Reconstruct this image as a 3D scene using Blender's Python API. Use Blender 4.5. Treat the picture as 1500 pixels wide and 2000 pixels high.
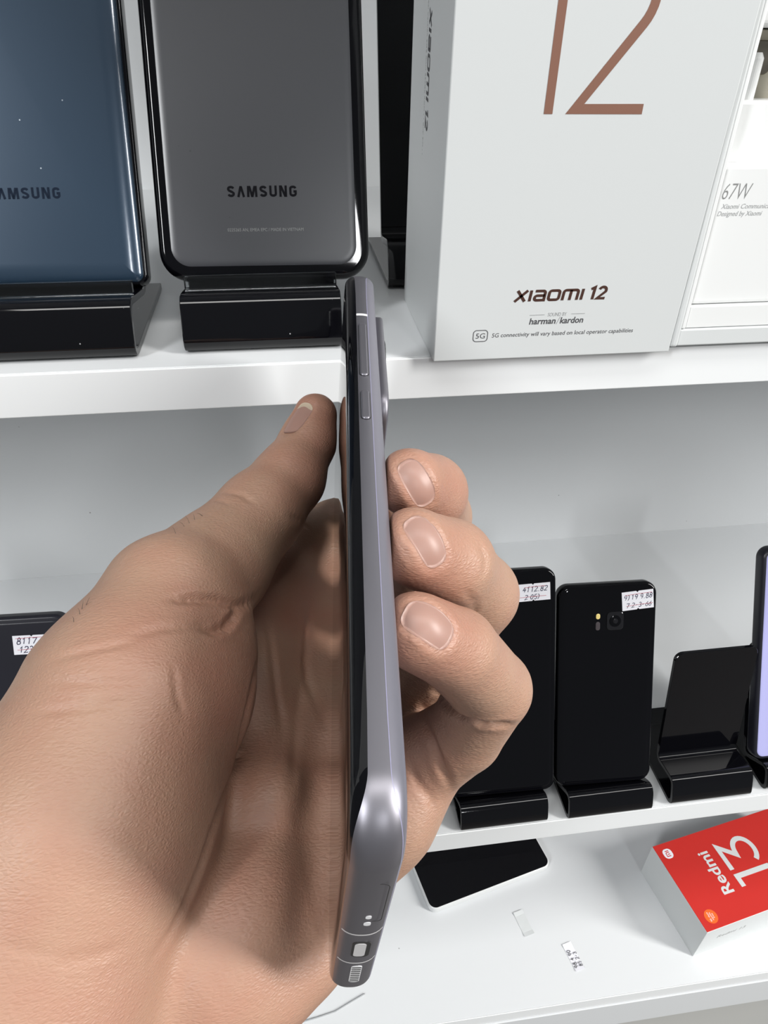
import bpy, bmesh, math, random
import numpy as np
from mathutils import Vector, Matrix
from mathutils.bvhtree import BVHTree

random.seed(7)
rng = np.random.default_rng(7)
for o in list(bpy.data.objects):
    bpy.data.objects.remove(o)
SC = bpy.context.scene
COL = SC.collection
MM = 0.001
CAM_Z = 1.35          # camera height above the shop floor (m)

# ------------------------------------------------------------------ camera
PITCH, YAW, ROLL, FPX = math.radians(35.856), math.radians(8.512), math.radians(1.117), 1387.0
fw = np.array([math.sin(YAW) * math.cos(PITCH), math.cos(YAW) * math.cos(PITCH), -math.sin(PITCH)])
rt = np.array([math.cos(YAW), -math.sin(YAW), 0.0])
up = np.cross(rt, fw)
RT = math.cos(ROLL) * rt + math.sin(ROLL) * up
UP = -math.sin(ROLL) * rt + math.cos(ROLL) * up
FW = fw
cd = bpy.data.cameras.new('camera')
cam = bpy.data.objects.new('camera', cd)
COL.objects.link(cam)
cd.sensor_fit = 'VERTICAL'
cd.sensor_height = 36.0
cd.sensor_width = 27.0
cd.lens = FPX / 2000 * 36
cd.clip_start = 0.005
cd.clip_end = 30
mw = Matrix.Identity(4)
for i in range(3):
    mw[i][0], mw[i][1], mw[i][2] = RT[i], UP[i], -FW[i]
mw[2][3] = CAM_Z
cam.matrix_world = mw
SC.camera = cam

# ------------------------------------------------------------------ world, lamps, exposure
SC.view_settings.view_transform = 'Standard'
SC.view_settings.look = 'None'
SC.view_settings.gamma = 1.0
SC.view_settings.use_curve_mapping = False
SC.view_settings.exposure = 0.14
wd = bpy.data.worlds.new('shop_ambient')
SC.world = wd
wd.use_nodes = True
wd.node_tree.nodes['Background'].inputs[0].default_value = (0.92, 0.97, 1.0, 1)
wd.node_tree.nodes['Background'].inputs[1].default_value = 0.15


def lamp(name, loc, target, size, power, col=(1, 1, 1)):
    l = bpy.data.lights.new(name, 'AREA')
    l.shape = 'RECTANGLE'
    l.size, l.size_y = size
    l.energy = power
    l.color = col
    o = bpy.data.objects.new(name, l)
    COL.objects.link(o)
    o.location = loc
    d = Vector(target) - Vector(loc)
    o.rotation_euler = d.to_track_quat('-Z', 'Y').to_euler()
    return o


# a long row of tubes over the counter, then a tall window-like light at the right, panels at the left and further back in the shop
row = lamp('shop_light', (0.5, -0.42, CAM_Z + 1.9), (0.5, -0.42, 0), (2.6, 0.36), 25, (1.0, 0.985, 0.96))
row.rotation_euler = (0, 0, 0)
for lx, ly, lz, sz, en, tint in (
        (4.15, -1.98, 2.1, (0.8, 2.8), 300, (1.0, 0.985, 0.96)),  # right-hand light, taken as a tall window, stretched for the blue phone's streak
        (-2.10, -1.90, 1.9, (0.4, 1.2), 62, (0.97, 0.985, 1.0)),
        (0.80, -3.6, 1.9, (0.2, 0.7), 24, (0.97, 0.985, 1.0))):
    lamp('shop_light', (lx, ly, CAM_Z + lz), (lx * .3, ly * .3, CAM_Z - .3), sz, en, tint)

# ------------------------------------------------------------------ helpers
def P(x, y, z):
    """scene millimetres (x along the shelves, y into them, z from camera height) to metres"""
    return Vector((x * MM, y * MM, z * MM + CAM_Z))


def camp(x, y, d):
    """hand-space millimetres to world metres"""
    v = RT * x + UP * y + FW * d
    return Vector((v[0] * MM, v[1] * MM, v[2] * MM + CAM_Z))


def mat(name, col, rough=0.5, metal=0.0, spec=0.5, coat=0.0, alpha=1.0, trans=0.0, ior=1.5):
    m = bpy.data.materials.new(name)
    m.use_nodes = True
    b = m.node_tree.nodes['Principled BSDF']
    b.inputs['Base Color'].default_value = (*col, 1)
    b.inputs['Roughness'].default_value = rough
    b.inputs['Metallic'].default_value = metal
    b.inputs['Specular IOR Level'].default_value = spec
    b.inputs['Coat Weight'].default_value = coat
    b.inputs['Transmission Weight'].default_value = trans
    b.inputs['IOR'].default_value = ior
    return m


def nodes(m):
    return m.node_tree.nodes, m.node_tree.links, m.node_tree.nodes['Principled BSDF']


def noise_bump(m, scale, strength, dist=0.0002, detail=3):
    n, l, b = nodes(m)
    tc = n.new('ShaderNodeTexCoord')
    nz = n.new('ShaderNodeTexNoise')
    nz.inputs['Scale'].default_value = scale
    nz.inputs['Detail'].default_value = detail
    bp = n.new('ShaderNodeBump')
    bp.inputs['Strength'].default_value = strength
    bp.inputs['Distance'].default_value = dist
    l.new(tc.outputs['Object'], nz.inputs['Vector'])
    l.new(nz.outputs['Fac'], bp.inputs['Height'])
    l.new(bp.outputs['Normal'], b.inputs['Normal'])


def specks(m, base, speck, scale=420, thr=0.1, amount=0.7):
    """dust: tiny pale specks scattered over the surface"""
    n, l, b = nodes(m)
    tc = n.new('ShaderNodeTexCoord')
    v = n.new('ShaderNodeTexVoronoi')
    v.inputs['Scale'].default_value = scale
    r = n.new('ShaderNodeValToRGB')
    r.color_ramp.elements[0].position = thr * 0.5
    r.color_ramp.elements[0].color = (1, 1, 1, 1)
    r.color_ramp.elements[1].position = thr
    r.color_ramp.elements[1].color = (0, 0, 0, 1)
    sx = n.new('ShaderNodeSeparateColor')
    gt = n.new('ShaderNodeMath')
    gt.operation = 'GREATER_THAN'
    gt.inputs[1].default_value = amount
    mu = n.new('ShaderNodeMath')
    mu.operation = 'MULTIPLY'
    mx = n.new('ShaderNodeMix')
    mx.data_type = 'RGBA'
    mx.inputs[6].default_value = (*base, 1)
    mx.inputs[7].default_value = (*speck, 1)
    l.new(tc.outputs['Object'], v.inputs['Vector'])
    l.new(v.outputs['Distance'], r.inputs['Fac'])
    l.new(v.outputs['Color'], sx.inputs[0])
    l.new(sx.outputs[0], gt.inputs[0])
    l.new(r.outputs['Color'], mu.inputs[0])
    l.new(gt.outputs[0], mu.inputs[1])
    l.new(mu.outputs[0], mx.inputs[0])
    l.new(mx.outputs[2], b.inputs['Base Color'])


M = {}
M['laminate'] = mat('white_laminate', (0.64, 0.655, 0.665), 0.38)
noise_bump(M['laminate'], 900, 0.06)
specks(M['laminate'], (0.64, 0.655, 0.665), (0.25, 0.25, 0.25), 60, 0.05, 0.9)
M['edge'] = mat('white_edge_band', (0.80, 0.815, 0.82), 0.3)  # whiter than the boards, brightness put into the colour of the dim shelf fronts
M['wall'] = mat('wall_paint', (0.62, 0.63, 0.62), 0.7)
M['floor'] = mat('floor_vinyl', (0.10, 0.095, 0.09), 0.5)
M['acrylic'] = mat('black_acrylic', (0.002, 0.002, 0.003), 0.06, spec=0.45)
specks(M['acrylic'], (0.002, 0.002, 0.003), (0.35, 0.35, 0.36), 330, 0.09, 0.86)
M['acrylic_clean'] = mat('black_acrylic_polished', (0.002, 0.002, 0.003), 0.05, spec=0.45)
M['clear'] = mat('clear_plastic', (0.85, 0.9, 0.92), 0.08, trans=1.0, ior=1.45)
M['black_gloss'] = mat('black_gloss', (0.002, 0.002, 0.003), 0.07, spec=0.32)
M['black_glass'] = mat('black_glass', (0.002, 0.002, 0.003), 0.03, spec=0.35)
M['matte_back'] = mat('matte_graphite', (0.034, 0.035, 0.041), 0.33, spec=0.8)
specks(M['matte_back'], (0.034, 0.035, 0.041), (0.008, 0.012, 0.014), 260, 0.1, 0.9)
M['navy_case'] = mat('dark_navy_case', (0.012, 0.012, 0.018), 0.33)
M['blue_glass'] = mat('steel_blue_glass', (0.018, 0.035, 0.06), 0.27, metal=0.3, spec=0.4, coat=1.0)
M['blue_glass'].node_tree.nodes['Principled BSDF'].inputs['Coat Roughness'].default_value = 0.15
specks(M['blue_glass'], (0.020, 0.040, 0.068), (0.4, 0.45, 0.5), 210, 0.07, 0.93)
M['lilac'] = mat('lilac_plastic', (0.36, 0.36, 0.62), 0.35)
M['box_white'] = mat('white_card', (0.60, 0.62, 0.62), 0.42)
noise_bump(M['box_white'], 700, 0.05)
M['copper'] = mat('copper_foil', (0.27, 0.135, 0.095), 0.42, metal=0.25)
M['brown_foil'] = mat('brown_foil', (0.085, 0.04, 0.03), 0.35, metal=0.3)
M['ink'] = mat('grey_ink', (0.07, 0.07, 0.075), 0.6)
M['ink_light'] = mat('pale_grey_ink', (0.33, 0.34, 0.34), 0.6)
M['ink_silver'] = mat('silver_ink', (0.22, 0.225, 0.22), 0.4)
M['ink_black'] = mat('black_ink', (0.003, 0.003, 0.005), 0.6, spec=0.1)
M['ink_navy'] = mat('navy_ink', (0.004, 0.009, 0.020), 0.6, spec=0.1)
M['ink_blue'] = mat('ballpoint_ink', (0.03, 0.03, 0.07), 0.6)
M['ink_red'] = mat('red_marker', (0.42, 0.06, 0.09), 0.6)
M['paper'] = mat('white_sticker_paper', (0.74, 0.74, 0.79), 0.6)
M['red_card'] = mat('red_card', (0.52, 0.022, 0.016), 0.4)
M['orange'] = mat('orange_sticker', (0.80, 0.13, 0.02), 0.4)
M['cream'] = mat('cream_card', (0.50, 0.47, 0.38), 0.6)
M['white_plastic'] = mat('white_plastic', (0.74, 0.75, 0.745), 0.28)
M['metal_pin'] = mat('brushed_steel', (0.40, 0.36, 0.30), 0.3, metal=1.0)
M['dark_plastic'] = mat('dark_plum_plastic', (0.06, 0.05, 0.055), 0.3)
M['silver'] = mat('silver_metal', (0.70, 0.71, 0.71), 0.35, metal=0.25)
M['phone_metal'] = mat('grey_lilac_anodised_metal', (0.235, 0.228, 0.255), 0.4, metal=0.85)
M['phone_back'] = mat('grey_lilac_frosted_glass', (0.235, 0.23, 0.27), 0.4, metal=0.6)
M['violet_seam'] = mat('violet_seam', (0.26, 0.25, 0.38), 0.4)
M['antenna'] = mat('antenna_plastic', (0.75, 0.75, 0.76), 0.4)
M['antenna_dim'] = mat('grey_antenna_plastic', (0.55, 0.54, 0.54), 0.4)
M['port'] = mat('port_dark', (0.015, 0.015, 0.015), 0.4)
M['flash'] = mat('flash_yellow', (0.75, 0.6, 0.22), 0.3)
M['cable'] = mat('grey_cable', (0.33, 0.34, 0.35), 0.5)
M['lens'] = mat('lens_glass', (0.01, 0.01, 0.012), 0.05)


def link(name, me, m=None, parent=None, mw=None, smooth=False):
    o = bpy.data.objects.new(name, me)
    COL.objects.link(o)
    if m is not None:
        me.materials.clear()
        me.materials.append(m)
    if parent is not None:
        o.parent = parent
    if mw is not None:
        o.matrix_basis = mw
    if smooth:
        for p in me.polygons:
            p.use_smooth = True
    return o


def tag(o, label=None, cat=None, group=None, kind=None):
    if label:
        o['label'] = label
    if cat:
        o['category'] = cat
    if group:
        o['group'] = group
    if kind:
        o['kind'] = kind
    return o


def thing(name, mw, label, cat, group=None):
    o = bpy.data.objects.new(name, None)
    COL.objects.link(o)
    o.empty_display_size = 0.01
    o.matrix_basis = mw
    return tag(o, label, cat, group)


def frame_m(origin, ux, uy):
    """matrix with local x, y axes given (world dirs) and z = x cross y"""
    ux, uy = Vector(ux).normalized(), Vector(uy).normalized()
    uz = ux.cross(uy).normalized()
    uy = uz.cross(ux)
    m = Matrix.Identity(4)
    for i in range(3):
        m[i][0], m[i][1], m[i][2], m[i][3] = ux[i], uy[i], uz[i], origin[i]
    return m


def pydata(name, v, f):
    me = bpy.data.meshes.new(name)
    me.from_pydata([tuple(p) for p in v], [], [tuple(q) for q in f])
    me.update()
    return me


def box_me(name, x0, x1, y0, y1, z0, z1, bev=0.0, seg=2):
    """box in millimetres, bevelled"""
    bm = bmesh.new()
    vs = [bm.verts.new((x * MM, y * MM, z * MM)) for x in (x0, x1) for y in (y0, y1) for z in (z0, z1)]
    for q in ((0, 1, 3, 2), (4, 6, 7, 5), (0, 4, 5, 1), (2, 3, 7, 6), (0, 2, 6, 4), (1, 5, 7, 3)):
        bm.faces.new([vs[i] for i in q])
    bmesh.ops.recalc_face_normals(bm, faces=bm.faces)
    if bev:
        bmesh.ops.bevel(bm, geom=list(bm.edges), offset=bev * MM, segments=seg, profile=0.5, affect='EDGES')
    me = bpy.data.meshes.new(name)
    bm.to_mesh(me)
    bm.free()
    return me


def rrect(w, l, r, n=8, cx=0.0, cy=0.0):
    """rounded-rectangle outline, counter-clockwise, centred"""
    pts = []
    r = min(r, w / 2 - 1e-6, l / 2 - 1e-6)
    for sx, sy, a0 in ((1, 1, 0), (-1, 1, 90), (-1, -1, 180), (1, -1, 270)):
        for k in range(n + 1):
            a = math.radians(a0 + 90 * k / n)
            pts.append((cx + sx * (w / 2 - r) + r * math.cos(a), cy + sy * (l / 2 - r) + r * math.sin(a)))
    return pts


def slab_me(name, w, l, r, rings, cx=0.0, cy=0.0, n=8, caps=(True, True)):
    """stack of inset rounded rectangles: rings = [(z, inset), ...] from bottom to top, in mm"""
    V, F = [], []
    N = None
    for z, ins in rings:
        pts = rrect(w - 2 * ins, l - 2 * ins, max(r - ins, 0.15), n, cx, cy)
        N = len(pts)
        V += [(x * MM, y * MM, z * MM) for x, y in pts]
    for k in range(len(rings) - 1):
        a, b = k * N, (k + 1) * N
        for i in range(N):
            j = (i + 1) % N
            F.append((a + i, a + j, b + j, b + i))
    if caps[0]:
        F.append(tuple(range(N - 1, -1, -1)))
    if caps[1]:
        a = (len(rings) - 1) * N
        F.append(tuple(range(a, a + N)))
    return pydata(name, V, F)


def edge_rings(t, rz, re, n=6, z0=0.0):
    """rings for a slab from z0-t to z0 whose edges round over re inwards and rz deep"""
    out = []
    for k in range(n + 1):
        a = math.pi / 2 * k / n
        out.append((z0 - t + rz * (1 - math.cos(a)), re * (1 - math.sin(a))))
    up_ = [(2 * z0 - t - z, i) for z, i in reversed(out)]
    return out + up_


def tube_me(name, pts, rad, n=8, taper=None):
    pts = [Vector(p) for p in pts]
    V, F = [], []
    for k, p in enumerate(pts):
        d = (pts[min(k + 1, len(pts) - 1)] - pts[max(k - 1, 0)]).normalized()
        a = d.orthogonal().normalized()
        b = d.cross(a)
        r = rad * (taper[k] if taper else 1)
        for i in range(n):
            t = 2 * math.pi * i / n
            V.append(p + (a * math.cos(t) + b * math.sin(t)) * r)
    for k in range(len(pts) - 1):
        for i in range(n):
            j = (i + 1) % n
            F.append((k * n + i, k * n + j, k * n + n + j, k * n + n + i))
    F.append(tuple(range(n - 1, -1, -1)))
    F.append(tuple(range((len(pts) - 1) * n, len(pts) * n)))
    return pydata(name, V, F)


def arc(cx, cy, rx, ry, a0, a1, n=10):
    return [(cx + rx * math.cos(math.radians(a0 + (a1 - a0) * k / n)), cy + ry * math.sin(math.radians(a0 + (a1 - a0) * k / n))) for k in range(n + 1)]


def stroke_me(name, paths, w, size=1.0, shear=0.0, h=0.05, sx=1.0):
    """pen strokes of width w (in glyph units) as thin raised print; units scaled by size (mm)"""
    V, F = [], []
    for path in paths:
        closed = path[0] == path[-1] and len(path) > 2
        pts = [Vector((p[0], p[1])) for p in (path[:-1] if closed else path)]
        n = len(pts)
        L, R = [], []
        for k in range(n):
            if closed:
                a, b, c = pts[k - 1], pts[k], pts[(k + 1) % n]
            else:
                a, b, c = pts[max(k - 1, 0)], pts[k], pts[min(k + 1, n - 1)]
            d1 = (b - a) if (b - a).length > 1e-9 else (c - b)
            d2 = (c - b) if (c - b).length > 1e-9 else d1
            d1, d2 = d1.normalized(), d2.normalized()
            n1, n2 = Vector((-d1.y, d1.x)), Vector((-d2.y, d2.x))
            m = n1 + n2
            m = n1 if m.length < 1e-6 else m.normalized()
            s = min(1 / max(m.dot(n1), 0.35), 2.2)
            L.append(b + m * s * w / 2)
            R.append(b - m * s * w / 2)
        base = len(V)
        for z in (0.0, h):
            for q in L + R:
                V.append(((q.x * sx + q.y * shear) * size * MM, q.y * size * MM, z * MM))
        T = 2 * n
        rngk = range(n) if closed else range(n - 1)
        for k in rngk:
            j = (k + 1) % n
            F.append((base + T + k, base + T + n + k, base + T + n + j, base + T + j))
            F.append((base + k, base + T + k, base + T + j, base + j))
            F.append((base + n + k, base + n + j, base + T + n + j, base + T + n + k))
        if not closed:
            F.append((base, base + n, base + T + n, base + T))
            F.append((base + n - 1, base + T + n - 1, base + T + 2 * n - 1, base + 2 * n - 1))
    return pydata(name, V, F)


def text_me(name, body, size, shear=0.0, offset=0.0, align='LEFT', spacing=1.0, h=0.04):
    cu = bpy.data.curves.new(name, 'FONT')
    cu.body = body
    cu.size = size * MM
    cu.shear = shear
    cu.offset = offset * MM
    cu.align_x = align
    cu.space_character = spacing
    cu.extrude = h * MM / 2
    cu.resolution_u = 3
    o = bpy.data.objects.new(name, cu)
    COL.objects.link(o)
    bpy.context.view_layer.update()
    dg = bpy.context.evaluated_depsgraph_get()
    me = bpy.data.meshes.new_from_object(o.evaluated_get(dg))
    bpy.data.objects.remove(o)
    me.name = name
    return me


def fit_w(me, width):
    """scale a text mesh in x so that it is width mm wide, starting at x = 0"""
    xs = [v.co.x for v in me.vertices]
    a, b = min(xs), max(xs)
    s = width * MM / (b - a)
    for v in me.vertices:
        v.co.x = (v.co.x - a) * s
    return me


def T3(x, y, z):
    return Matrix.Translation((x * MM, y * MM, z * MM))


# ------------------------------------------------------------------ setting: floor, wall, shelving
tag(link('floor', box_me('floor', -2500, 2500, -2500, 560, -60, 0), M['floor']), kind='structure')
tag(link('wall_back', box_me('wall_back', -2500, 2500, 540, 640, 0, 2700), M['wall']), kind='structure')

Y_FRONT, Y_BACK = 225.0, 497.0
Z1, Z2, Z3, Z0 = -99.9, -408.0, -708.0, 208.0
case = thing('display_shelving', Matrix.Translation(P(0, 0, 0)), 'white laminate display shelving with open shelves holding phones and boxes', 'shelving')
link('back_panel', box_me('back_panel', -900, 1100, Y_BACK, Y_BACK + 16, -CAM_Z * 1000 + 2, 700), M['laminate'], case)
for x0 in (-916, 1100):
    link('side_panel', box_me('side_panel', x0, x0 + 16, Y_FRONT + 1, Y_BACK + 16, -CAM_Z * 1000 + 2, 700, 0.4), M['laminate'], case)
for zt, th in ((Z0, 16.0), (Z1, 15.5), (Z2, 18.0), (Z3, 16.0)):
    b = link('shelf_board', box_me('shelf_board', -900, 1100, Y_FRONT + 0.9, Y_BACK, zt - th, zt, 0.15, 1), M['laminate'], case)
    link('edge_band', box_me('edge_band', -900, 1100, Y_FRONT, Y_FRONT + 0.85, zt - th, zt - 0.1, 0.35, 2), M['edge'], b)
link('front_rail', box_me('front_rail', -900, 1100, Y_FRONT - 1.0, Y_FRONT + 15, Z3 - 66, Z3 - 17.5, 0.3, 1), M['laminate'], case)

M['beige'] = mat('grey_beige_panel', (0.46, 0.46, 0.44), 0.5)
link('base_panel', box_me('base_panel', -900, 1100, Y_FRONT + 18, Y_FRONT + 34, -CAM_Z * 1000 + 2, Z3 - 20, .2, 1), M['beige'], case)

# ------------------------------------------------------------------ phone stands
def sheet_profile(ledge_y, ledge_z, lean, plate, base=73.0, fy=7.5, fz=17.4, t=2.6, rad=5.0):
    """bent acrylic sheet, seen from the side: (y back, z up) centre line, rounded at its bends"""
    a = math.radians(lean)
    raw = [(base, t / 2), (0.8, t / 2), (fy, fz), (ledge_y, ledge_z), (ledge_y + plate * math.sin(a), ledge_z + plate * math.cos(a))]
    pts = [raw[0]]
    for k in range(1, len(raw) - 1):
        A, B, C = (Vector(raw[i]) for i in (k - 1, k, k + 1))
        d1, d2 = (A - B).normalized(), (C - B).normalized()
        ang = d1.angle(d2)
        cut = min(rad / math.tan(ang / 2), 6.0)
        p, q = B + d1 * cut, B + d2 * cut
        for i in range(6):
            s = i / 5
            pts.append(tuple((1 - s) ** 2 * p + 2 * s * (1 - s) * B + s * s * q))
    pts.append(raw[-1])
    return pts


def make_stand(name, x0, x1, yf, z, ledge, lean, plate, label, lip=None, material='acrylic'):
    w = x1 - x0
    root = thing(name, Matrix.Translation(P((x0 + x1) / 2, yf, z + .12)), label, 'phone stand', 'black acrylic phone stands on the shelves')
    pr = sheet_profile(ledge[0], ledge[1], lean, plate)
    t = 1.3
    n = len(pr)
    L, R = [], []
    for k in range(n):
        a, c = Vector(pr[max(k - 1, 0)]), Vector(pr[min(k + 1, n - 1)])
        d = (c - a).normalized()
        nn = Vector((-d.y, d.x))
        b = Vector(pr[k])
        L.append(b + nn * t)
        R.append(b - nn * t)
    # the bent sheet, split in a base (with front and ledge) and a back plate with rounded top corners
    cutk = n - 1
    V, F = [], []
    m = cutk
    e = 0.25
    for x, ins in ((-w / 2, e), (-w / 2 + e, 0), (w / 2 - e, 0), (w / 2, e)):
        for k in range(m):
            q = L[k].lerp(R[k], ins / (2 * t))
            V.append((x * MM, q.x * MM, q.y * MM))
        for k in range(m):
            q = R[k].lerp(L[k], ins / (2 * t))
            V.append((x * MM, q.x * MM, q.y * MM))
    S = 2 * m
    for s in range(3):
        a, b = s * S, (s + 1) * S
        for k in range(m - 1):
            F.append((a + k, a + k + 1, b + k + 1, b + k))
            F.append((a + m + k + 1, a + m + k, b + m + k, b + m + k + 1))
        F.append((a + m, a, b, b + m))
        F.append((a + m - 1, a + 2 * m - 1, b + 2 * m - 1, b + m - 1))
    for k in range(m - 1):
        F.append((k, m + k, m + k + 1, k + 1))
        F.append((3 * S + k, 3 * S + k + 1, 3 * S + m + k + 1, 3 * S + m + k))
    me = pydata('folded_base', V, F)
    bm = bmesh.new()
    bm.from_mesh(me)
    bmesh.ops.recalc_face_normals(bm, faces=bm.faces)
    bm.to_mesh(me)
    bm.free()
    o = link('folded_base', me, M[material], root, smooth=True)
    try:
        me.set_sharp_from_angle(angle=math.radians(40))
    except Exception:
        pass
    # back plate: rounded rectangle in its own leaning plane
    p0 = Vector(pr[n - 2])
    top = Vector(pr[n - 1])
    d = (top - p0).normalized()
    length = (top - p0).length
    mwp = frame_m((0, p0.x * MM, p0.y * MM), (1, 0, 0), (0, d.x, d.y))
    pm = slab_me('back_plate', w, length, 5.0, [(-1.3, 0.25), (-1.05, 0), (1.05, 0), (1.3, 0.25)], 0, length / 2, 6)
    # square the lower corners where it runs into the fold
    for v in pm.vertices:
        if v.co.y < 5.2 * MM:
            v.co.x = math.copysign((w / 2 - 0.02) * MM, v.co.x) if abs(v.co.x) > (w / 2 - 5.3) * MM else v.co.x
            v.co.y = min(v.co.y, 5.2 * MM)
    link('back_plate', pm, M[material], root, mwp)
    if lip:
        ly, lh, lt = lip
        yy0, zz0 = pr[n - 2]
        # ledge height at that place
        fy, fz = 7.5, 17.8
        zl = fz + (ledge[1] - fz) * (ly - fy) / (ledge[0] - fy) + 1.35
        aa = math.atan2(ledge[1] - fz, ledge[0] - fy)
        lm = frame_m((0, ly * MM, zl * MM), (1, 0, 0), (0, math.cos(aa), math.sin(aa)))
        lo = link('lip', box_me('lip', -w / 2 + 1, w / 2 - 0.6, 0, lt, 0, lh, 0.3, 2), M['clear'], root, lm)
        lo['label'] = 'clear acrylic lip strip'
    return root


UPP = dict(ledge=(38, 11.5), lean=24, plate=78)
LOW = dict(ledge=(26.6, 4.2), lean=26, plate=78)
make_stand('phone_stand', -102.4, -50.0, 231.5, Z1, UPP['ledge'], 24, 78, 'black acrylic stand under the steel blue phone, top shelf', lip=(16.5, 4.2, 3.0))
make_stand('phone_stand', -34.5, 19.5, 233.5, Z1, UPP['ledge'], 24, 78, 'black acrylic stand under the matte graphite phone, clear lip in front', lip=(16.5, 4.6, 3.0))
make_stand('phone_stand', 44.3, 96.8, 294.0, Z1, (27, 14), 14, 96, 'tall empty black stand half hidden behind the white box with copper numerals', material='acrylic_clean')
make_stand('phone_stand', 15.0, 68.0, 222.7, Z2, LOW['ledge'], 26, 70, 'black stand almost wholly hidden behind the hand, only its right corner showing', material='acrylic_clean')
make_stand('phone_stand', 84.4, 138.4, 223.4, Z2, LOW['ledge'], 26, 78, 'black stand under the glossy black phone next to the fingers', material='acrylic_clean')
make_stand('phone_stand', 151.6, 205.4, 222.5, Z2, LOW['ledge'], 26, 78, 'black stand under the black phone with the round camera', material='acrylic_clean')
make_stand('phone_stand', 218.8, 272.4, 224.0, Z2, (27.5, 14), 12.3, 80, 'empty black phone stand with nothing on it, middle shelf', material='acrylic_clean')
make_stand('phone_stand', 283.5, 337.0, 226.0, Z2, LOW['ledge'], 26, 78, 'black stand under the lilac phone at the frame edge', material='acrylic_clean')
make_stand('phone_stand', -188.0, -134.0, 224.0, Z2, LOW['ledge'], 26, 78, 'black stand hidden behind the hand under the navy cased phone', material='acrylic_clean')

# ------------------------------------------------------------------ lettering
def place_glyphs(seq, gap):
    x, out = 0.0, []
    for paths, wd_ in seq:
        for p in paths:
            out.append([(q[0] + x, q[1]) for q in p])
        x += wd_ + gap
    return out, x - gap


def g_S():
    w = 0.115
    return [arc(.36, .72, .245, .165, 15, 180, 8) + [(.125, .66)] + [(.2, .575), (.5, .43), (.595, .345)] + arc(.36, .28, .245, .165, 0, -165, 8)]


def sam_paths():
    S = g_S()
    A = [[(.1, 0), (.33, .86), (.39, .86), (.62, 0)]]
    Mm = [[(.1, 0), (.13, .87), (.25, .87), (.46, .1), (.50, .1), (.71, .87), (.83, .87), (.86, 0)]]
    U = [[(.115, 1), (.115, .28)] + arc(.36, .28, .245, .165, 180, 360, 8) + [(.605, 1)]]
    N = [[(.115, 0), (.115, .9), (.2, .9), (.54, .1), (.625, .1), (.625, 1)]]
    G = [arc(.36, .72, .245, .165, 10, 180, 8) + arc(.36, .28, .245, .165, 180, 360, 8) + [(.605, .47), (.40, .47)]]
    return place_glyphs([(S, .72), (A, .72), (Mm, .96), (S, .72), (U, .72), (N, .74), (G, .72)], .2)


def mi_paths():
    x = [[(0, 0), (.95, 1)], [(.1, 1), (.85, 0)]]
    i = [[(.1, 0), (.1, 1)]]
    a = [[(.05, .92), (.7, .92)] + arc(.7, .72, .2, .2, 90, 0, 5) + [(.9, .08), (.28, .08)] + arc(.28, .29, .2, .21, 270, 90, 8) + [(.9, .5)]]
    o = [arc(.75, .71, .2, .21, 90, 0, 5)[::1] + arc(.75, .29, .2, .21, 0, -90, 5) + arc(.28, .29, .2, .21, -90, -180, 5) + arc(.28, .71, .2, .21, 180, 90, 5) + [(.75, .92)]]
    m = [[(.08, 0), (.08, .72)] + arc(.28, .72, .2, .2, 180, 90, 5) + [(1.1, .92)] + arc(1.1, .72, .2, .2, 90, 0, 5) + [(1.3, 0)], [(.69, 0), (.69, .92)]]
    one = [[(.02, .95), (.32, 1.12), (.32, 0)]]
    two = [arc(.38, .80, .30, .32, 160, -20, 9) + [(.06, .08), (.74, .08)]]
    return place_glyphs([(x, .95), (i, .2), (a, .98), (o, 1.02), (m, 1.38), (i, .55), (one, .45), (two, .75)], .2)


SAM, SAM_W = sam_paths()
MIP, MIP_W = mi_paths()

DIG = {
    '0': [arc(.3, .5, .26, .48, 90, 450, 14)], '1': [[(.15, .75), (.35, 1), (.3, 0)]],
    '2': [arc(.3, .74, .26, .26, 160, -30, 8) + [(.02, .02), (.6, .06)]],
    '3': [arc(.28, .75, .24, .25, 150, -80, 7) + arc(.28, .26, .28, .26, 85, -150, 8)],
    '4': [[(.35, 1), (.02, .4), (.6, .42)], [(.45, .7), (.4, 0)]],
    '5': [[(.55, 1), (.15, .96), (.1, .55)] + arc(.28, .3, .28, .3, 100, -140, 8)],
    '6': [[(.5, 1), (.1, .45)] + arc(.3, .26, .26, .26, 160, 500, 12)],
    '7': [[(.02, .95), (.6, 1), (.2, 0)]],
    '8': [arc(.32, .75, .2, .24, 270, 630, 12) + arc(.3, .26, .26, .26, 90, -270, 12)],
    '9': [arc(.3, .72, .25, .27, 0, 360, 12) + [(.5, .4), (.3, 0)]],
    '.': [[(.1, .0), (.16, .08)]], ' ': [], '-': [[(.05, .45), (.45, .5)]], ')': [arc(0, .5, .3, .55, 80, -80, 6)],
}


def scrawl(s):
    seq = []
    for ch in s:
        j = lambda p: (p[0] + random.uniform(-.03, .03), p[1] + random.uniform(-.05, .05))
        seq.append(([[j(p) for p in path] for path in DIG[ch]], .3 if ch in ' .' else .62))
    return place_glyphs(seq, .14)


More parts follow.
